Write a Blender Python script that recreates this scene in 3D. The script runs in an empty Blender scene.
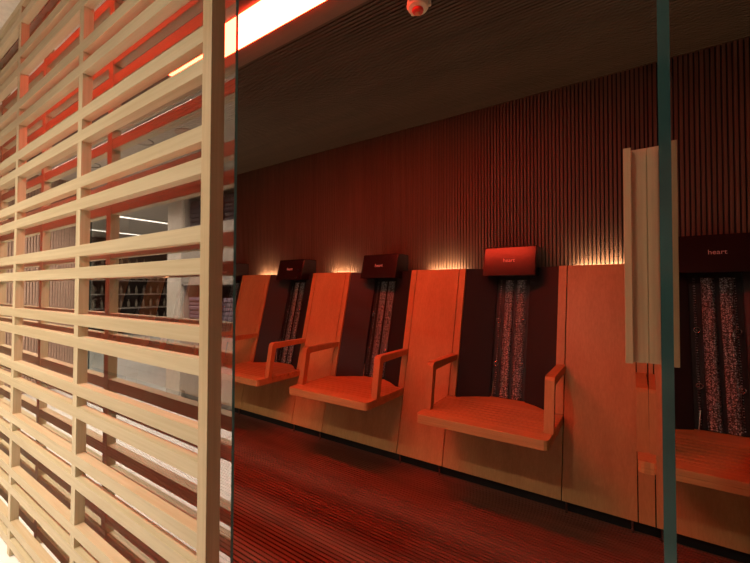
import bpy, bmesh, math, random
from mathutils import Vector, Matrix
random.seed(7)
C = bpy.context.scene.collection
PI = math.pi

# ------------------------------------------------------------------ camera
EYE = 1.15
F_PX, YAW, PITCH, ROLL = 379.19, 0.5963, 0.0212, 0.0025
cam_d = bpy.data.cameras.new('camera'); cam = bpy.data.objects.new('camera', cam_d); C.objects.link(cam)
cam_d.sensor_fit = 'HORIZONTAL'; cam_d.sensor_width = 36.0; cam_d.lens = F_PX / 750 * 36
cam_d.clip_start = 0.02; cam_d.clip_end = 60
Fv = Vector((-math.sin(YAW)*math.cos(PITCH), math.cos(YAW)*math.cos(PITCH), math.sin(PITCH)))
Rv = Vector((math.cos(YAW), math.sin(YAW), 0)); Uv = Rv.cross(Fv)
R2 = Rv*math.cos(ROLL) + Uv*math.sin(ROLL); U2 = -Rv*math.sin(ROLL) + Uv*math.cos(ROLL)
m = Matrix.Identity(4)
for i in range(3):
    m[i][0] = R2[i]; m[i][1] = U2[i]; m[i][2] = -Fv[i]; m[i][3] = (0, 0, EYE)[i]
cam.matrix_world = m
bpy.context.scene.camera = cam

# ------------------------------------------------------------------ world, exposure, big lights
sc = bpy.context.scene
w = bpy.data.worlds.new('world'); sc.world = w; w.use_nodes = True
w.node_tree.nodes['Background'].inputs[0].default_value = (1, .8, .6, 1)
w.node_tree.nodes['Background'].inputs[1].default_value = 0.02
sc.view_settings.view_transform = 'Standard'; sc.view_settings.look = 'None'
sc.view_settings.gamma = 1; sc.view_settings.exposure = 0.0
sc.view_settings.use_curve_mapping = False

WARM = (1.0, .85, .68)
def area(name, loc, size, power, col=WARM, sy=None, rot=(0, 0, 0), spread=PI):
    d = bpy.data.lights.new(name, 'AREA'); d.energy = power; d.color = col
    if sy: d.shape = 'RECTANGLE'; d.size = size; d.size_y = sy
    else: d.shape = 'DISK'; d.size = size
    d.spread = spread
    o = bpy.data.objects.new(name, d); o.location = loc; o.rotation_euler = rot; C.objects.link(o); return o
FILL_X = (-1.65, -2.5, -3.5, -4.6)  # unseen lobby lamps, added to brighten the marble and the lattice
for x in FILL_X:
    area('lobby_fill_lamp', (x, -0.46, 2.405), .16, 19, spread=math.radians(125))
area('lobby_fill_lamp', (-.70, -0.46, 2.405), .16, 12)  # extra unseen lamp, added to warm the seat fronts through the doorway
for p in ((-6.6, -2.4), (-8.6, -3.2)):
    area('store_fill_lamp', (p[0], p[1], 2.405), .16, 30, spread=math.radians(125))  # unseen lamps added to brighten the mirrored store floor and ceiling
RED_STRENGTH = 68.0
LED_STRENGTH = 100.0
LINEAR_STRENGTH = 3.2

# ------------------------------------------------------------------ materials
def mat(name):
    mt = bpy.data.materials.new(name); mt.use_nodes = True
    nt = mt.node_tree; return mt, nt, nt.nodes['Principled BSDF']
def simple(name, col, rough=.5, metal=0, spec=.5, var=.08, scale=30, bump=0):
    mt, nt, b = mat(name)
    tc = nt.nodes.new('ShaderNodeTexCoord'); n = nt.nodes.new('ShaderNodeTexNoise')
    n.inputs['Scale'].default_value = scale; n.inputs['Detail'].default_value = 4
    nt.links.new(tc.outputs['Object'], n.inputs['Vector'])
    r = nt.nodes.new('ShaderNodeValToRGB')
    r.color_ramp.elements[0].position = .3; r.color_ramp.elements[1].position = .7
    r.color_ramp.elements[0].color = tuple(c*(1-var) for c in col) + (1,)
    r.color_ramp.elements[1].color = tuple(min(1, c*(1+var)) for c in col) + (1,)
    nt.links.new(n.outputs['Fac'], r.inputs['Fac']); nt.links.new(r.outputs['Color'], b.inputs['Base Color'])
    b.inputs['Roughness'].default_value = rough; b.inputs['Metallic'].default_value = metal
    b.inputs['Specular IOR Level'].default_value = spec
    if bump:
        bp = nt.nodes.new('ShaderNodeBump'); bp.inputs['Strength'].default_value = bump
        bp.inputs['Distance'].default_value = .002
        nt.links.new(n.outputs['Fac'], bp.inputs['Height']); nt.links.new(bp.outputs['Normal'], b.inputs['Normal'])
    return mt
def wood(name, c1, c2, axis='z', rough=.45, fine=1.0, spec=.4):
    """grain runs along `axis`"""
    mt, nt, b = mat(name)
    tc = nt.nodes.new('ShaderNodeTexCoord'); mp = nt.nodes.new('ShaderNodeMapping')
    s = {'x': (1.6, 60, 60), 'y': (60, 1.6, 60), 'z': (60, 60, 1.6)}[axis]
    mp.inputs['Scale'].default_value = tuple(v*fine if v > 2 else v for v in s)
    nt.links.new(tc.outputs['Object'], mp.inputs['Vector'])
    n = nt.nodes.new('ShaderNodeTexNoise'); n.inputs['Scale'].default_value = 1.5; n.inputs['Detail'].default_value = 6
    n.inputs['Roughness'].default_value = .65; nt.links.new(mp.outputs['Vector'], n.inputs['Vector'])
    mp2 = nt.nodes.new('ShaderNodeMapping'); mp2.inputs['Scale'].default_value = tuple(v/6 if v > 2 else v/3 for v in s)
    nt.links.new(tc.outputs['Object'], mp2.inputs['Vector'])
    n2 = nt.nodes.new('ShaderNodeTexNoise'); n2.inputs['Scale'].default_value = 1.2; nt.links.new(mp2.outputs['Vector'], n2.inputs['Vector'])
    mx = nt.nodes.new('ShaderNodeMath'); mx.operation = 'MULTIPLY_ADD'; mx.inputs[1].default_value = .55
    mu = nt.nodes.new('ShaderNodeMath'); mu.operation = 'MULTIPLY'; mu.inputs[1].default_value = .45
    nt.links.new(n2.outputs['Fac'], mu.inputs[0]); nt.links.new(n.outputs['Fac'], mx.inputs[0]); nt.links.new(mu.outputs[0], mx.inputs[2])
    r = nt.nodes.new('ShaderNodeValToRGB')
    r.color_ramp.elements[0].position = .36; r.color_ramp.elements[1].position = .64
    r.color_ramp.elements[0].color = c1 + (1,); r.color_ramp.elements[1].color = c2 + (1,)
    nt.links.new(mx.outputs[0], r.inputs['Fac']); nt.links.new(r.outputs['Color'], b.inputs['Base Color'])
    b.inputs['Roughness'].default_value = rough; b.inputs['Specular IOR Level'].default_value = spec
    bp = nt.nodes.new('ShaderNodeBump'); bp.inputs['Strength'].default_value = .12; bp.inputs['Distance'].default_value = .001
    nt.links.new(n.outputs['Fac'], bp.inputs['Height']); nt.links.new(bp.outputs['Normal'], b.inputs['Normal'])
    return mt
def emit(name, col, strength):
    mt, nt, b = mat(name)
    b.inputs['Base Color'].default_value = (.8, .8, .8, 1)
    b.inputs['Emission Color'].default_value = col + (1,); b.inputs['Emission Strength'].default_value = strength
    return mt
def pane_glass(name, ior=1.7, gain=2.7, tint=(.88, .91, .90)):
    """thin architectural glass: Fresnel mirror over clear transmission, front faces only"""
    mt = bpy.data.materials.new(name); mt.use_nodes = True; nt = mt.node_tree; nt.nodes.clear()
    out = nt.nodes.new('ShaderNodeOutputMaterial'); mix = nt.nodes.new('ShaderNodeMixShader')
    tr = nt.nodes.new('ShaderNodeBsdfTransparent'); tr.inputs[0].default_value = tint + (1,)
    gl = nt.nodes.new('ShaderNodeBsdfGlossy'); gl.inputs['Roughness'].default_value = 0.0
    gl.inputs['Color'].default_value = (1, 1, 1, 1)
    fr = nt.nodes.new('ShaderNodeFresnel'); fr.inputs['IOR'].default_value = ior
    geo = nt.nodes.new('ShaderNodeNewGeometry')
    a = nt.nodes.new('ShaderNodeMath'); a.operation = 'MULTIPLY'; a.inputs[1].default_value = gain; a.use_clamp = True
    inv = nt.nodes.new('ShaderNodeMath'); inv.operation = 'SUBTRACT'; inv.inputs[0].default_value = 1
    b2 = nt.nodes.new('ShaderNodeMath'); b2.operation = 'MULTIPLY'
    nt.links.new(fr.outputs[0], a.inputs[0]); nt.links.new(geo.outputs['Backfacing'], inv.inputs[1])
    nt.links.new(a.outputs[0], b2.inputs[0]); nt.links.new(inv.outputs[0], b2.inputs[1])
    nt.links.new(b2.outputs[0], mix.inputs[0]); nt.links.new(tr.outputs[0], mix.inputs[1]); nt.links.new(gl.outputs[0], mix.inputs[2])
    nt.links.new(mix.outputs[0], out.inputs[0]); return mt

M = {}
M['oak_x'] = wood('light_oak_along_x', (.48, .385, .225), (.61, .515, .335), 'x')
M['oak_z'] = wood('light_oak_along_z', (.48, .385, .225), (.61, .515, .335), 'z')
M['post'] = wood('post_oak', (.46, .34, .19), (.60, .46, .27), 'z')
M['larch_z'] = wood('amber_veneer_upright', (.42, .21, .068), (.54, .29, .105), 'z', rough=.42, fine=1.3)
M['larch_x'] = wood('amber_veneer_level', (.43, .215, .07), (.56, .30, .11), 'x', rough=.36, fine=1.3)
M['handle'] = wood('handle_oak', (.36, .24, .12), (.50, .35, .19), 'z')
M['slat_wall'] = wood('dark_slat_wall', (.085, .040, .024), (.125, .060, .036), 'z', rough=.6)
M['slat_back'] = simple('slat_backing', (.012, .008, .006), .9)
M['slat_ceiling'] = wood('dark_slat_ceiling', (.050, .026, .015), (.075, .040, .024), 'x', rough=.6)
M['deck'] = wood('dark_decking', (.135, .054, .036), (.23, .092, .060), 'x', rough=.38)
M['deck_base'] = simple('decking_base', (.03, .018, .014), .7)
M['trim'] = wood('ceiling_board', (.13, .07, .05), (.18, .10, .07), 'x', rough=.5)
M['toe'] = simple('black_plinth', (.008, .007, .007), .8)
M['charcoal'] = simple('charcoal_panel', (.019, .015, .0155), .55, spec=.4, scale=200, bump=.05)
M['black'] = simple('heater_black', (.010, .009, .009), .5)
M['gloss_black'] = simple('gloss_black_lacquer', (.020, .009, .009), .19, spec=.30, var=.02)
M['text'] = simple('pale_print', (.62, .42, .38), .5)
M['steel'] = simple('polished_steel', (.55, .52, .50), .25, metal=1)
M['white_plastic'] = simple('cream_plastic', (.72, .62, .47), .4)
M['red_plastic'] = simple('red_plastic', (.75, .035, .02), .3)
M['copper'] = simple('copper_tip', (.55, .22, .12), .35, metal=.6)
M['glass'] = pane_glass('clear_pane')
M['door_glass'] = pane_glass('clear_door_glass', 1.6, 2.0, (.95, .97, .96))
M['edge_soft'] = simple('pane_edge_teal', (.09, .24, .23), .5, spec=.3)
M['glass_edge'] = simple('green_glass_edge', (.022, .062, .058), .12, spec=.7, var=.3, scale=6)
M['marble'] = simple('pale_marble_floor', (.88, .86, .83), .22, var=.05, scale=3)
M['lobby_white'] = simple('lobby_plaster', (.74, .69, .62), .8)
M['lobby_ceiling'] = simple('lobby_ceiling_paint', (.50, .45, .40), .8)
M['soffit'] = simple('dark_soffit_board', (.16, .10, .075), .7)
M['lobby_grey'] = simple('greige_laminate', (.46, .42, .38), .45)
M['lobby_dark'] = simple('dark_shelf_laminate', (.055, .04, .035), .5)
M['rib'] = simple('ribbed_panel', (.46, .31, .24), .6)
M['towel'] = simple('mauve_towel', (.20, .15, .20), .95, scale=120, bump=.4)
M['towel_dark'] = simple('dark_towel', (.05, .045, .055), .95, scale=120, bump=.4)
M['bottle'] = simple('bottle_glaze', (.35, .30, .24), .25)
M['joint'] = simple('floor_joint', (.16, .14, .12), .6)
M['red_lamp'] = emit('red_lamp_diffuser', (1.0, .046, .018), RED_STRENGTH)
M['led'] = emit('warm_led_tape', (1.0, .72, .40), LED_STRENGTH)
M['linear'] = emit('lobby_linear_diffuser', (1.0, .86, .72), LINEAR_STRENGTH)
M['disc'] = emit('downlight_disc', (1.0, .80, .58), 6)

def reflector_mat():
    mt, nt, b = mat('hammered_reflector')
    tc = nt.nodes.new('ShaderNodeTexCoord'); v = nt.nodes.new('ShaderNodeTexVoronoi')
    v.inputs['Scale'].default_value = 150; nt.links.new(tc.outputs['Object'], v.inputs['Vector'])
    r = nt.nodes.new('ShaderNodeValToRGB'); r.color_ramp.elements[0].color = (.80, .86, .88, 1); r.color_ramp.elements[1].color = (.12, .12, .12, 1)
    r.color_ramp.elements[0].position = .15; r.color_ramp.elements[1].position = .62
    nt.links.new(v.outputs['Distance'], r.inputs['Fac']); nt.links.new(r.outputs['Color'], b.inputs['Base Color'])
    bp = nt.nodes.new('ShaderNodeBump'); bp.inputs['Strength'].default_value = 1; bp.inputs['Distance'].default_value = .0045
    nt.links.new(v.outputs['Distance'], bp.inputs['Height']); nt.links.new(bp.outputs['Normal'], b.inputs['Normal'])
    b.inputs['Metallic'].default_value = .95; b.inputs['Roughness'].default_value = .32
    return mt
M['reflector'] = reflector_mat()

# ------------------------------------------------------------------ mesh helpers
class MB:
    def __init__(s): s.bm = bmesh.new()
    def box(s, x0, x1, y0, y1, z0, z1, mi=0):
        vs = [s.bm.verts.new((x, y, z)) for z in (z0, z1) for y in (y0, y1) for x in (x0, x1)]
        for f in ((0, 2, 3, 1), (4, 5, 7, 6), (0, 1, 5, 4), (2, 6, 7, 3), (0, 4, 6, 2), (1, 3, 7, 5)):
            s.bm.faces.new([vs[i] for i in f]).material_index = mi
        return vs
    def hexa(s, b, t, mi=0):
        """b, t: 4 bottom and 4 top points, same winding (counter-clockwise from above)"""
        vb = [s.bm.verts.new(p) for p in b]; vt = [s.bm.verts.new(p) for p in t]
        s.bm.faces.new(vb[::-1]).material_index = mi; s.bm.faces.new(vt).material_index = mi
        for i in range(4):
            j = (i+1) % 4; s.bm.faces.new((vb[i], vb[j], vt[j], vt[i])).material_index = mi
    def prism(s, poly, h0, h1, plane='xy'):
        f = {'xy': lambda a, b, h: (a, b, h), 'yz': lambda a, b, h: (h, a, b), 'xz': lambda a, b, h: (a, h, b)}[plane]
        A = [s.bm.verts.new(f(a, b, h0)) for a, b in poly]; B = [s.bm.verts.new(f(a, b, h1)) for a, b in poly]
        s.bm.faces.new(A[::-1]); s.bm.faces.new(B)
        n = len(poly)
        for i in range(n): j = (i+1) % n; s.bm.faces.new((A[i], A[j], B[j], B[i]))
    def cyl(s, p, q, r, n=16, r2=None, cap=True):
        p = Vector(p); q = Vector(q); d = (q-p).normalized(); a = d.orthogonal().normalized(); b = d.cross(a)
        r2 = r if r2 is None else r2
        A = [s.bm.verts.new(p + (a*math.cos(2*PI*i/n) + b*math.sin(2*PI*i/n))*r) for i in range(n)]
        B = [s.bm.verts.new(q + (a*math.cos(2*PI*i/n) + b*math.sin(2*PI*i/n))*r2) for i in range(n)]
        for i in range(n): j = (i+1) % n; s.bm.faces.new((A[i], A[j], B[j], B[i]))
        if cap: s.bm.faces.new(A[::-1]); s.bm.faces.new(B)
    def torus(s, c, axis, R, r, n=20, k=8):
        c = Vector(c); d = Vector(axis).normalized(); a = d.orthogonal().normalized(); b = d.cross(a); V = []
        for i in range(n):
            t = 2*PI*i/n; e = a*math.cos(t) + b*math.sin(t)
            V.append([s.bm.verts.new(c + e*(R + r*math.cos(2*PI*j/k)) + d*r*math.sin(2*PI*j/k)) for j in range(k)])
        for i in range(n):
            for j in range(k):
                s.bm.faces.new((V[i][j], V[(i+1) % n][j], V[(i+1) % n][(j+1) % k], V[i][(j+1) % k]))
    def lathe(s, c, prof, n=24):
        c = Vector(c); V = [[s.bm.verts.new(c + Vector((r*math.cos(2*PI*i/n), r*math.sin(2*PI*i/n), z))) for i in range(n)] for r, z in prof]
        for k in range(len(prof)-1):
            for i in range(n): j = (i+1) % n; s.bm.faces.new((V[k][i], V[k][j], V[k+1][j], V[k+1][i]))
        s.bm.faces.new(V[0][::-1]); s.bm.faces.new(V[-1])
    def build(s, name, ms, parent=None, bevel=0, smooth=False, seg=2):
        bmesh.ops.recalc_face_normals(s.bm, faces=s.bm.faces)
        me = bpy.data.meshes.new(name); s.bm.to_mesh(me); s.bm.free()
        for mm in (ms if isinstance(ms, (list, tuple)) else [ms]): me.materials.append(mm)
        if smooth:
            for p in me.polygons: p.use_smooth = True
        o = bpy.data.objects.new(name, me); C.objects.link(o)
        if parent: o.parent = parent
        if bevel:
            b = o.modifiers.new('bevel', 'BEVEL'); b.width = bevel; b.segments = seg; b.limit_method = 'ANGLE'
        return o
def tag(o, label, cat, group=None, kind=None):
    o['label'] = label; o['category'] = cat
    if group: o['group'] = group
    if kind: o['kind'] = kind
    return o
def thing(name, label, cat, loc=(0, 0, 0), group=None):
    o = bpy.data.objects.new(name, None); C.objects.link(o); o.location = loc; o.empty_display_size = .1
    return tag(o, label, cat, group)
def struct(o): o['kind'] = 'structure'; return o
def copy_tree(o, parent=None):
    c = o.copy(); C.objects.link(c); c.parent = parent
    for ch in list(o.children): copy_tree(ch, c)
    return c

# ------------------------------------------------------------------ dimensions
ZC = 2.45                     # ceiling
YW = 2.66                     # slatted wall
GY = 0.5445                   # glass front
LY = 0.485                    # lattice front face
XL, XR = -6.35, 1.25
YB, LEAN, ZB, ZT = 2.187, .240, .06, 1.294
X0, PER, WID = -.3145, .9945, .6686
def yf(z): return YB + LEAN*(z-ZB)

# ------------------------------------------------------------------ structure: the sauna room
b = MB(); b.box(XL, XR, YW+.012, YW+.10, 0, ZC, 1)
n = int((XR-XL)/.0222)
for i in range(n):
    x = XL + i*.0222; b.box(x+.0036, x+.0182, YW, YW+.012, 0, ZC)
struct(b.build('wall_back', [M['slat_wall'], M['slat_back']]))
b = MB(); b.box(XL-.1, XL, GY+.02, YW+.1, 0, ZC); struct(b.build('wall_left', M['slat_wall']))
b = MB(); b.box(XR, XR+.1, LY, YW+.1, 0, ZC); struct(b.build('wall_right', M['slat_wall']))
# slatted ceiling beyond the lamp
SY0, SY1 = 1.085, 1.265      # lamp slot
b = MB(); b.box(XL, XR, SY1+.10, YW+.1, ZC+.012, ZC+.08, 1)
y = SY1+.10
while y < YW:
    b.box(XL, XR, y+.004, y+.0185, ZC, ZC+.012); y += .0215
struct(b.build('ceiling', [M['slat_ceiling'], M['slat_back']]))
b = MB(); b.box(XL, XR, SY1, SY1+.10, ZC-.004, ZC+.08); struct(b.build('trim_1', M['trim']))
b = MB(); b.box(XL, XR, GY-.015, SY0, ZC-.004, ZC+.08); struct(b.build('trim_2', M['trim']))
# decking
b = MB(); b.box(XL, XR, GY-.015, YW, -.06, -.012, 1)
y = GY-.013
while y < YW-.02:
    b.box(XL, XR, y, y+.0135, -.012, 0); y += .0205
struct(b.build('floor', [M['deck'], M['deck_base']]))
b = MB(); b.box(XL, XR, YB+.034, YW, 0, ZB+.03); struct(b.build('baseboard_back', M['toe']))

# ------------------------------------------------------------------ structure: the lobby
b = MB(); b.box(-11, 3.0, -6.2, GY-.016, -.06, 0)
for x in range(-11, 3): b.box(x+.4-.0015, x+.4+.0015, -6.2, GY-.04, -.0005, .0006, 1)
for k in range(8): b.box(-11, 3, -.70-k*.8-.0015, -.70-k*.8+.0015, -.0005, .0006, 1)
struct(b.build('floor', [M['marble'], M['joint']]))
b = MB(); b.box(-11, 3.0, -6.2, -.20, ZC-.02, ZC+.08); struct(b.build('ceiling', M['lobby_ceiling']))
b = MB(); b.box(-11, 3.0, -.20, .36, ZC-.02, ZC+.08); struct(b.build('trim_4', M['soffit']))
b = MB(); b.box(-11, 3.0, .36, GY-.016, ZC-.02, ZC+.08); struct(b.build('trim_5', M['lobby_white']))
b = MB(); b.box(-11.1, -11, -6.2, .6, 0, ZC); struct(b.build('wall_far', M['lobby_dark']))
b = MB(); b.box(-11, 3, -6.3, -6.2, 0, ZC); struct(b.build('wall_rear', M['lobby_white']))
b = MB(); b.box(3, 3.1, -6.2, .6, 0, ZC); struct(b.build('wall_side', M['lobby_white']))
b = MB(); b.box(XR+.1, 3, GY-.03, GY+.05, 0, ZC); b.box(-11, XL-.0, GY-.03, GY+.05, 0, ZC); struct(b.build('wall_front', M['lobby_white']))
b = MB(); b.box(-5.62, -5.53, -.69, LY-.02, 0, ZC-.02)
for k in range(45): b.box(-5.53, -5.515, -.68+k*.025, -.68+k*.025+.017, 0, ZC-.02)
struct(b.build('wall_ribbed', M['rib']))

# glass front
b = MB(); b.box(XL, -.768, GY, GY+.007, .0, ZC-.004)
g = b.build('window_1', [M['glass'], M['edge_soft']])
for p in g.data.polygons:
    if abs(p.normal.y) < .5: p.material_index = 1
struct(g)
# door swung into the room: hinge side near the camera
DN, DF = (.0245, .500), (.0345, 1.290)
dv = Vector((DF[0]-DN[0], DF[1]-DN[1], 0)).normalized(); dn = Vector((dv.y, -dv.x, 0))
door = bpy.data.objects.new('door_1', None); C.objects.link(door); struct(door)
b = MB()
T = .0105
A = Vector((DN[0], DN[1], 0)); B_ = Vector((DF[0], DF[1], 0))
b.hexa([A, A+dn*T, B_+dn*T, B_], [p+Vector((0, 0, ZC-.012)) for p in (A, A+dn*T, B_+dn*T, B_)])
g = b.build('door_pane', [M['door_glass'], M['glass_edge']], door)
for v in g.data.vertices: v.co.z += .008 if v.co.z < 1 else 0
for p in g.data.polygons:
    if abs(p.normal.x) < .5: p.material_index = 1
# handle: a pair of tall timber pulls, each a board with a lip turned towards the lobby
HY = 1.20; HZ0, HZ1 = .963, 1.518; hx = DN[0] + (HY-DN[1])*dv.x/dv.y
for s in (-1, 1):
    xa = hx if s < 0 else hx+T
    b = MB()
    x0_, x1_ = sorted((xa, xa + s*.045)); b.box(x0_, x1_, HY-.002, HY+.012, HZ0, HZ1)
    x0_, x1_ = sorted((xa + s*.033, xa + s*.050)); b.box(x0_, x1_, HY-.028, HY-.002, HZ0, HZ1)
    o = b.build('door_handle', M['handle'], door, bevel=.0015)
for z in (.05, ZC-.07):
    b = MB(); b.box(.012, .045, DN[1]+.01, DN[1]+.10, z-.035, z+.03); b.build('hinge_plate', M['steel'], door, bevel=.002)
b = MB(); b.box(.1070, .150, LY, LY+.033, 0, ZC-.02); struct(b.build('trim_3', M['post']))
b = MB(); b.box(.118, XR, GY, GY+.008, 0, ZC-.004); struct(b.build('window_2', M['glass']))

# ------------------------------------------------------------------ lattice screen
ls = thing('lattice_screen', 'pale oak lattice of paired horizontal rails and thin uprights in front of the glass', 'screen', (-.80, LY, 0))
def rel(o, root): # geometry was made in world space
    o.matrix_parent_inverse = root.matrix_world.inverted(); return o
bpy.context.view_layer.update()
LX0 = -5.50
mids = [1.239 + .2287*k for k in range(-5, 6)]
for zc in mids:
    for dz in (-.0368, .0368):
        z = zc+dz
        b = MB(); b.box(LX0, -.802, LY, LY+.027, max(z-.0185, .004), min(z+.0185, ZC-.024))
        rel(b.build('rail', M['oak_x'], ls, bevel=.0012), ls)
k = 0; x = -1.510
while x > LX0-.02:
    b = MB(); b.box(x-.034, x, LY+.001, LY+.0295, .003, ZC-.0225); rel(b.build('mullion', M['oak_z'], ls), ls); x -= .71
b = MB(); b.box(-.805, -.770, LY-.001, LY+.033, .0, ZC-.0215); rel(b.build('end_post', M['post'], ls, bevel=.001), ls)

# ------------------------------------------------------------------ red ceiling lamp
rl = thing('linear_ceiling_light', 'long glowing red and white lamp strip recessed in the ceiling behind the glass', 'ceiling light', (-2.2, (SY0+SY1)/2, ZC))
bpy.context.view_layer.update()
RX0, RX1 = -2.30, -.85
b = MB(); b.box(RX0, RX1, SY0+.012, SY1-.012, ZC-.010, ZC+.03); rel(b.build('diffuser', M['red_lamp'], rl), rl)
b = MB(); b.box(XL, XR, SY0, SY0+.012, ZC-.004, ZC+.06); b.box(XL, XR, SY1-.012, SY1, ZC-.004, ZC+.06); b.box(XL, XR, SY0, SY1, ZC+.06, ZC+.08)
b.box(RX1, XR, SY0+.012, SY1-.012, ZC-.002, ZC+.06); b.box(XL, RX0, SY0+.012, SY1-.012, ZC-.002, ZC+.06)
rel(b.build('lamp_housing', M['trim'], rl), rl)

# ------------------------------------------------------------------ the infrared seat
def make_seat():
    t = thing('infrared_seat', '', 'seat')
    W = WID; x0, x1 = -W/2+.003, W/2-.003
    SW = .043                                    # side frame width
    ZS = .475
    # lower front panel
    b = MB(); b.hexa([(x0, YB, ZB), (x1, YB, ZB), (x1, YB+.03, ZB), (x0, YB+.03, ZB)],
                     [(x0, yf(ZS-.05), ZS-.048), (x1, yf(ZS-.05), ZS-.048), (x1, yf(ZS-.05)+.03, ZS-.048), (x0, yf(ZS-.05)+.03, ZS-.048)])
    b.build('lower_panel', M['larch_z'], t, bevel=.001)
    for s in (-1, 1):
        xa, xb = (x0, x0+SW) if s < 0 else (x1-SW, x1)
        b = MB(); b.hexa([(xa, yf(ZS), ZS), (xb, yf(ZS), ZS), (xb, yf(ZS)+.045, ZS), (xa, yf(ZS)+.045, ZS)],
                         [(xa, yf(ZT), ZT), (xb, yf(ZT), ZT), (xb, yf(ZT)+.045, ZT), (xa, yf(ZT)+.045, ZT)])
        b.build('side_frame', M['larch_z'], t, bevel=.001)
    # wings angled back to the heater
    xi = .105; REC = .115
    for s in (-1, 1):
        def ring(z):
            yo = yf(z)+.012; yi = yf(z)+REC
            a, c = s*(W/2-.003-SW-.001), s*xi
            r = [(a, yo, z), (c, yi, z), (c, yi+.02, z), (a, yo+.02, z)]
            return r if s < 0 else r[::-1]
        b = MB(); b.hexa(ring(ZS-.03), ring(ZT-.002)); b.build('backrest_wing', M['charcoal'], t, bevel=.001)
    # heater recess: back plate, two dimpled reflectors, quartz tubes, clip rings, wire mesh
    ht = MB()
    y0 = lambda z: yf(z)+REC+.022
    ht.hexa([(-xi-.02, y0(ZS-.03), ZS-.03), (xi+.02, y0(ZS-.03), ZS-.03), (xi+.02, y0(ZS-.03)+.01, ZS-.03), (-xi-.02, y0(ZS-.03)+.01, ZS-.03)],
            [(-xi-.02, y0(ZT-.02), ZT-.02), (xi+.02, y0(ZT-.02), ZT-.02), (xi+.02, y0(ZT-.02)+.01, ZT-.02), (-xi-.02, y0(ZT-.02)+.01, ZT-.02)])
    heater = ht.build('heater', M['black'], t)
    for cx in (-.024, .048):
        b = MB(); rr = .027; N = 9; za, zb = ZS+.005, 1.215
        prev = None
        for z in (za, zb):
            row = [b.bm.verts.new((cx+rr*math.cos(PI*i/N), y0(z)-.004-.012*math.sin(PI*i/N), z)) for i in range(N+1)]
            if prev:
                for i in range(N): b.bm.faces.new((prev[i], prev[i+1], row[i+1], row[i]))
            prev = row
        o = b.build('reflector', M['reflector'], heater, smooth=True)
    for cx in (-.078, .078):
        b = MB()
        for z in [ZS+.02+i*.0125 for i in range(58)]:
            b.box(cx-.004, cx+.004, y0(z)-.008, y0(z)-.002, z, z+.0045)
        b.build('perforated_strip', M['reflector'], heater)
    for cx in (-.077, .008, .077):
        for z in (.68, .95):
            if cx == .008 : continue
            b = MB(); b.torus((cx, y0(z)-.024, z), (0, 1, 0), .013, .003); b.cyl((cx, y0(z)-.02, z), (cx, y0(z), z), .004, 8)
            b.build('clip_ring', M['steel'], heater, smooth=True)
    b = MB()
    for i in range(13):
        x = -xi+.006+i*(2*xi-.012)/12
        b.cyl((x, y0(ZS+.01)-.034, ZS+.01), (x, y0(1.225)-.034, 1.225), .0009, 5)
    z = ZS+.02
    while z < 1.225:
        b.cyl((-xi+.004, y0(z)-.034, z), (xi-.004, y0(z)-.034, z), .0009, 5); z += .03
    b.build('wire_mesh', M['black'], heater)
    b = MB(); b.cyl((-.088, y0(.56)-.05, ZS+.004), (-.080, y0(.56)-.045, ZS+.10), .004, 8); b.build('bracket', M['steel'], heater)
    # seat: slatted top with a solid front rail
    sx0, sx1 = -W/2, W/2-.002
    sy0, sy1 = 1.845, yf(ZS)-.002
    b = MB()
    c = .02
    b.prism([(sx0, sy1), (sx0, sy0+c), (sx0+c*.35, sy0+c*.3), (sx0+c, sy0), (sx1-c, sy0), (sx1-c*.35, sy0+c*.3), (sx1, sy0+c), (sx1, sy1)], ZS-.047, ZS-.024)
    b.box(sx0+.018, sx1-.018, sy1, yf(ZS)+.10, ZS-.040, ZS-.012)
    b.prism([(sx0, sy0+.065), (sx0, sy0+c), (sx0+c*.35, sy0+c*.3), (sx0+c, sy0), (sx1-c, sy0), (sx1-c*.35, sy0+c*.3), (sx1, sy0+c), (sx1, sy0+.065)], ZS-.0242, ZS)
    y = sy0+.067
    while y < sy1-.005:
        b.box(sx0, sx1, y, min(y+.034, sy1), ZS-.0242, ZS-.0002); y += .042
    b.prism([(-.27, sy1), (.27, sy1), (.105, sy1+REC+.02), (-.105, sy1+REC+.02)], ZS-.0092, ZS-.0002)
    b.build('seat', M['larch_x'], t, bevel=.0015)
    # armrests: looped frame, post leaning slightly back
    for s in (-1, 1):
        w_ = .043
        xa = W/2+.003-w_ if s > 0 else -W/2-.003
        xb = xa+w_
        za = .733; pb, pt = 1.945, 1.985; th = .034; td = .036
        b = MB()
        yb_ = yf(za)-.001
        outer = [(pb, ZS), (pt-.0, za-.018), (pt+.010, za-.004), (pt+.024, za), (yb_, za), (yf(za-th)-.001, za-th), (pt+td+.012, za-th), (pt+td+.001, za-th-.010), (pb+td, ZS)]
        A_ = [b.bm.verts.new((xa, p, q)) for p, q in outer]; B2 = [b.bm.verts.new((xb, p, q)) for p, q in outer]
        b.bm.faces.new(A_); b.bm.faces.new(B2[::-1])
        for i in range(len(outer)): j = (i+1) % len(outer); b.bm.faces.new((A_[i], B2[i], B2[j], A_[j]))
        bmesh.ops.triangulate(b.bm, faces=[f for f in b.bm.faces if len(f.verts) > 4])
        b.build('armrest', M['larch_z'], t)
    # headrest
    yh = 2.445; hw = .163; hz0, hz1 = 1.238, 1.428
    k = .285
    hd = MB(); hd.hexa([(-hw, yh, hz0), (hw, yh, hz0), (hw, YW-.003, hz0), (-hw, YW-.003, hz0)],
                       [(-hw, yh+k*(hz1-hz0), hz1), (hw, yh+k*(hz1-hz0), hz1), (hw, YW-.003, hz1), (-hw, YW-.003, hz1)])
    head = hd.build('headrest', M['gloss_black'], t, bevel=.006, seg=3)
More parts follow.
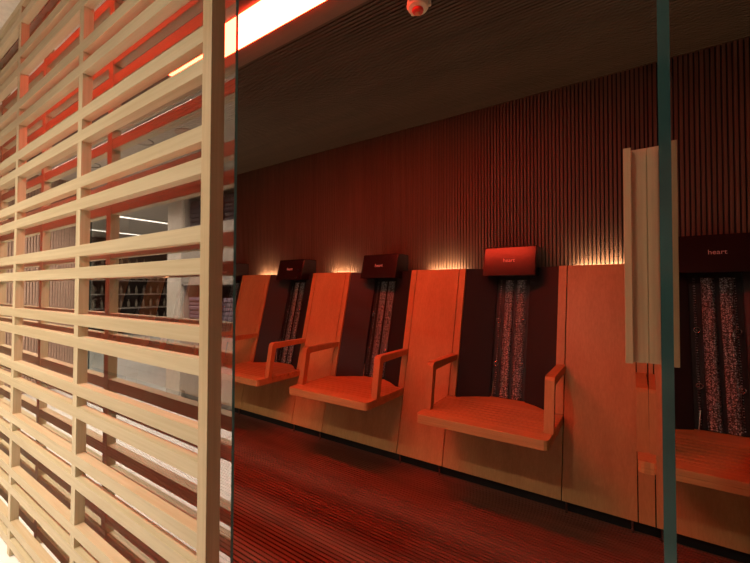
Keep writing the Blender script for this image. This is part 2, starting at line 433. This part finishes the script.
    cu = bpy.data.curves.new('brand_text', 'FONT'); cu.body = 'heart'; cu.size = .034; cu.align_x = 'CENTER'; cu.extrude = .0004
    to = bpy.data.objects.new('brand_text_curve', cu); C.objects.link(to)
    dg = bpy.context.evaluated_depsgraph_get(); me = bpy.data.meshes.new_from_object(to.evaluated_get(dg))
    bpy.data.objects.remove(to); me.name = 'brand_text'; me.materials.clear(); me.materials.append(M['text'])
    tx = bpy.data.objects.new('brand_text', me); C.objects.link(tx); tx.parent = head
    tx.rotation_euler = (PI/2 - math.atan(k), 0, 0); tx.location = (.0, yh+k*.090-.0014, hz0+.090)
    return t
seat0 = make_seat()
centers = [X0-WID/2 + PER*(1-i) for i in range(7)]     # right to left
seat_labels = [
    'slatted timber seat with unlit black headrest at the right edge, beyond the glass door edge',
    'slatted timber seat with bright red-lit headrest, the largest whole seat in the row',
    'timber seat with dark headrest red only at its right side, second whole seat from right',
    'timber seat with small all-dark headrest, nearest whole seat to the lattice screen',
    'timber seat cut by the glass edge, seen between lattice end post and glass edge',
    'timber seat glimpsed through the lattice, just left of the end post',
    'timber seat deepest in the row, next to the far end wall behind the lattice']
for i, cx in enumerate(centers):
    o = seat0 if i == 0 else copy_tree(seat0)
    o.location = (cx, 0, 0); o['label'] = seat_labels[i]; o['group'] = 'infrared seats along the slatted wall'

# ------------------------------------------------------------------ timber panels between the seats
def make_panel():
    t = thing('wall_panel', '', 'wall panel')
    hw = (PER-WID)/2-.0015
    b = MB(); b.hexa([(-hw, YB, ZB), (hw, YB, ZB), (hw, YB+.03, ZB), (-hw, YB+.03, ZB)],
                     [(-hw, yf(ZT), ZT), (hw, yf(ZT), ZT), (hw, yf(ZT)+.03, ZT), (-hw, yf(ZT)+.03, ZT)])
    b.build('veneer_board', M['larch_z'], t, bevel=.0008)
    b = MB(); b.box(-hw+.03, hw-.03, YW-.040, YW-.010, ZT-.020, ZT-.012); b.build('light_strip', M['led'], t)
    b = MB(); b.box(-hw, hw, YW-.045, YW-.002, ZT-.060, ZT-.0205); b.box(-hw-.02, hw+.02, YW-.080, YW-.0455, ZT-.090, ZT-.004); b.build('bracket_and_shield', M['toe'], t)  # bracket plus unseen upright shield added to stop LED light leaking through seams
    for x in (-hw+.02, hw-.02):
        b = MB(); b.cyl((x, YB+.012, 0), (x, YB+.012, ZB), .006, 8); b.build('foot', M['steel'], t)
    return t
panel0 = make_panel()
pl = [
    'timber panel right of the dark seat at the right edge',
    'wide amber timber panel left of the door handle, lit warm along its top',
    'orange timber panel between the largest seat and the second whole seat',
    'orange timber panel between the second and the third whole seats',
    'narrow orange timber panel directly right of the glass edge',
    'timber panel behind the lattice, left of the seat cut by the glass edge',
    'timber panel behind the lattice, second from the far end',
    'timber panel touching the far end wall behind the lattice']
for i in range(8):
    o = panel0 if i == 0 else copy_tree(panel0)
    o.location = (centers[0] + PER/2 - PER*i, 0, 0); o['label'] = pl[i]; o['group'] = 'timber panels between the seats'

# ------------------------------------------------------------------ fire detector
fd = thing('fire_detector', 'cream and red fire detector fixed under the dark slatted ceiling', 'fire detector', (-.781, 1.485, ZC))
b = MB(); b.lathe((0, 0, 0), [(.030, 0), (.050, -.0005), (.052, -.018), (.046, -.024)]); b.build('base', M['white_plastic'], fd, smooth=False)
b = MB(); b.lathe((0, 0, 0), [(.040, -.0245), (.052, -.026), (.054, -.038), (.048, -.050), (.036, -.055)]); b.build('body', M['white_plastic'], fd, smooth=False)
for a in range(3):
    t_ = a*2*PI/3+.4; b = MB(); b.cyl((.052*math.cos(t_), .052*math.sin(t_), -.006), (.057*math.cos(t_), .057*math.sin(t_), -.042), .013, 10, .009); b.build('clip', M['white_plastic'], fd)
b = MB(); b.lathe((0, 0, 0), [(.028, -.0555), (.029, -.060), (.025, -.067), (.014, -.069)]); rg = b.build('red_ring', M['red_plastic'], fd)
b = MB(); b.lathe((0, 0, 0), [(.011, -.0705), (.013, -.076), (.007, -.081)]); b.build('sensor_tip', M['copper'], fd)

# ------------------------------------------------------------------ lobby: store joinery (seen mirrored in the glass)
SB = -1.06
col = tag((lambda b: (b.box(-4.20, -3.93, SB-.25, SB, 0, ZC-.021), b.build('column', M['lobby_white']))[1])(MB()), 'pale square column at the end of the towel cabinets, mirrored in the glass', 'column')
xk = -3.925
idx = 0
tw_group = 'folded towels in the cabinets'
cab_labels = ['greige cabinet with towel niche next to the pale column', 'greige towel cabinet second from the pale column', 'greige towel cabinet third from the pale column', 'greige towel cabinet fourth from the pale column', 'greige towel cabinet farthest from the pale column']
for ci in range(5):
    xa, xb = xk, xk+.98
    c = thing('storage_cabinet', cab_labels[ci], 'cabinet', ((xa+xb)/2, SB-.22, 0), 'greige cabinets behind the camera')
    bpy.context.view_layer.update()
    b = MB()
    z_n = [(0.10, .84), (1.19, 1.80), (2.18, ZC-.021)]
    for z0, z1 in z_n: b.box(xa, xb, SB-.40, SB-.02, z0, z1)
    b.box(xa, xb, SB-.40, SB-.38, .84, 2.18); b.box(xa, xa+.03, SB-.38, SB-.02, .84, 2.18); b.box(xb-.03, xb, SB-.38, SB-.02, .84, 2.18)
    b.box(xa, xb, SB-.40, SB-.06, 0, .10)
    rel(b.build('body', M['lobby_grey'], c), c)
    for s in (0, 1):
        dx = (xb-xa)/2
        b = MB(); b.box(xa+s*dx+.003, xa+(s+1)*dx-.003, SB-.02, SB, .105, .835); rel(b.build('cabinet_door', M['lobby_grey'], c), c)
        b = MB(); b.box(xa+s*dx+.003, xa+(s+1)*dx-.003, SB-.02, SB, 1.195, 1.795); rel(b.build('cabinet_door', M['lobby_grey'], c), c)
    for z0, mm, nrow in ((.84, 'towel', 5), (1.80, 'towel_dark', 6)):
        b = MB(); b.box(xa+.031, xb-.031, SB-.375, SB-.370, z0+.005, z0+(.34 if z0 < 1 else .37)); rel(b.build('niche_lining', M['lobby_dark'], c), c)
        for p in range(3):
            for r in range(nrow if p != 1 else nrow-1):
                b = MB(); x = xa+.19+p*.30; z = z0+.001+r*.045; j = random.uniform(-.008, .008)
                b.box(x-.125+j, x+.125+j, SB-.33, SB-.05+j, z, z+.044)
                o = b.build('folded_towel', M[mm], None, bevel=.015, seg=3)
                tag(o, '%s folded towel stacked in a niche of the greige cabinets' % ('mauve' if mm == 'towel' else 'dark'), 'towel', 'mauve towels in the lower niches' if mm == 'towel' else 'dark towels in the upper niches')
    xk = xb+.003
# glass door leaf mirrored at far left
gd = thing('glass_screen', 'narrow greenish glass leaf beside the ribbed wall in the lobby', 'glass screen', (-5.56, -.93, 0)); bpy.context.view_layer.update()
b = MB(); b.box(-5.565, -5.553, -.98, -.82, .01, 2.2); rel(b.build('pane', M['glass'], gd), gd)
b = MB(); b.box(-5.566, -5.552, -.99, -.98, .01, 2.2); b.box(-5.566, -5.552, -.82, -.81, .01, 2.2); rel(b.build('pane_edge', M['glass_edge'], gd), gd)
# far store shelves
for k in range(3):
    ya = -1.6-k*1.5
    s_ = thing('shelf_unit', ['dark open shelf unit nearest the lobby corner', 'dark open shelf unit between two others at the far wall', 'dark open shelf unit deepest in the store'][k], 'shelf', (-10.8, ya-.7, 0), 'dark shelf units at the far wall'); bpy.context.view_layer.update()
    b = MB(); b.box(-10.98, -10.95, ya-1.4, ya, 0, 2.2); b.box(-10.95, -10.6, ya-1.4, ya-1.37, 0, 2.2); b.box(-10.95, -10.6, ya-.03, ya, 0, 2.2)
    rel(b.build('frame', M['lobby_dark'], s_), s_)
    for z in (.3, .65, 1.0, 1.35, 1.7, 2.17):
        b = MB(); b.box(-10.95, -10.6, ya-1.369, ya-.031, z, z+.025); rel(b.build('shelf', M['lobby_grey'], s_), s_)
        if z < 2:
            for q in range(7):
                b = MB(); xx = -10.72; yy = ya-.15-q*.18
                b.lathe((xx, yy, z+.0255), [(.03, 0), (.032, .13), (.012, .17), (.012, .21)], 10)
                tag(b.build('bottle', M['bottle']), 'small bottle standing on the far dark shelves', 'bottle', 'bottles on the far shelves')
for x, lab in ((-7.35, 'bright linear ceiling light nearer to the column'), (-9.5, 'fainter linear ceiling light nearer to the far shelves')):
    l = thing('strip_light', lab, 'ceiling light', (x, -2.9, ZC-.02)); bpy.context.view_layer.update()
    b = MB(); b.box(x-.06, x+.06, -5.4, -.9, ZC-.045, ZC-.021); rel(b.build('housing', M['lobby_white'], l), l)
    b = MB(); b.box(x-.05, x+.05, -5.38, -.92, ZC-.052, ZC-.0455); rel(b.build('diffuser', M['linear'], l), l)
for y, w_, lab in ((-.31, .022, 'slim linear light nearer to the glass front'), (-.92, .03, 'slim linear light above the towel cabinets')):
    l = thing('slot_light', lab, 'ceiling light', (-3.4, y, ZC-.02)); bpy.context.view_layer.update()
    b = MB(); b.box(-5.4, -2.45, y-w_/2, y+w_/2, ZC-.0275, ZC-.0205); rel(b.build('diffuser', M['linear'], l), l)
    b = MB(); b.box(-5.4, -2.45, y-w_/2-.006, y-w_/2-.0003, ZC-.030, ZC-.0205); b.box(-5.4, -2.45, y+w_/2+.0003, y+w_/2+.006, ZC-.030, ZC-.0205); rel(b.build('trim_frame', M['lobby_white'], l), l)
for x in FILL_X + (-.70,):  # bezels to go with the added lobby lamps
    d = thing('fill_lamp', 'bezel of an unseen fill lamp added in the lobby ceiling over the walkway', 'ceiling light', (x, -.46, ZC-.02), 'added lobby fill lamps')
    b = MB(); b.torus((0, 0, -.004), (0, 0, 1), .095, .006, 32); b.build('bezel', M['steel'], d, smooth=True)
sp = thing('ceiling_speaker', 'round beige speaker grille in the lobby ceiling, mirrored in the glass', 'speaker', (-3.0, -.60, ZC-.02))
b = MB(); b.lathe((0, 0, 0), [(.10, -.001), (.10, -.008), (.09, -.014)], 32); b.build('grille', M['rib'], sp)
fd.scale = (.92, .92, .92)
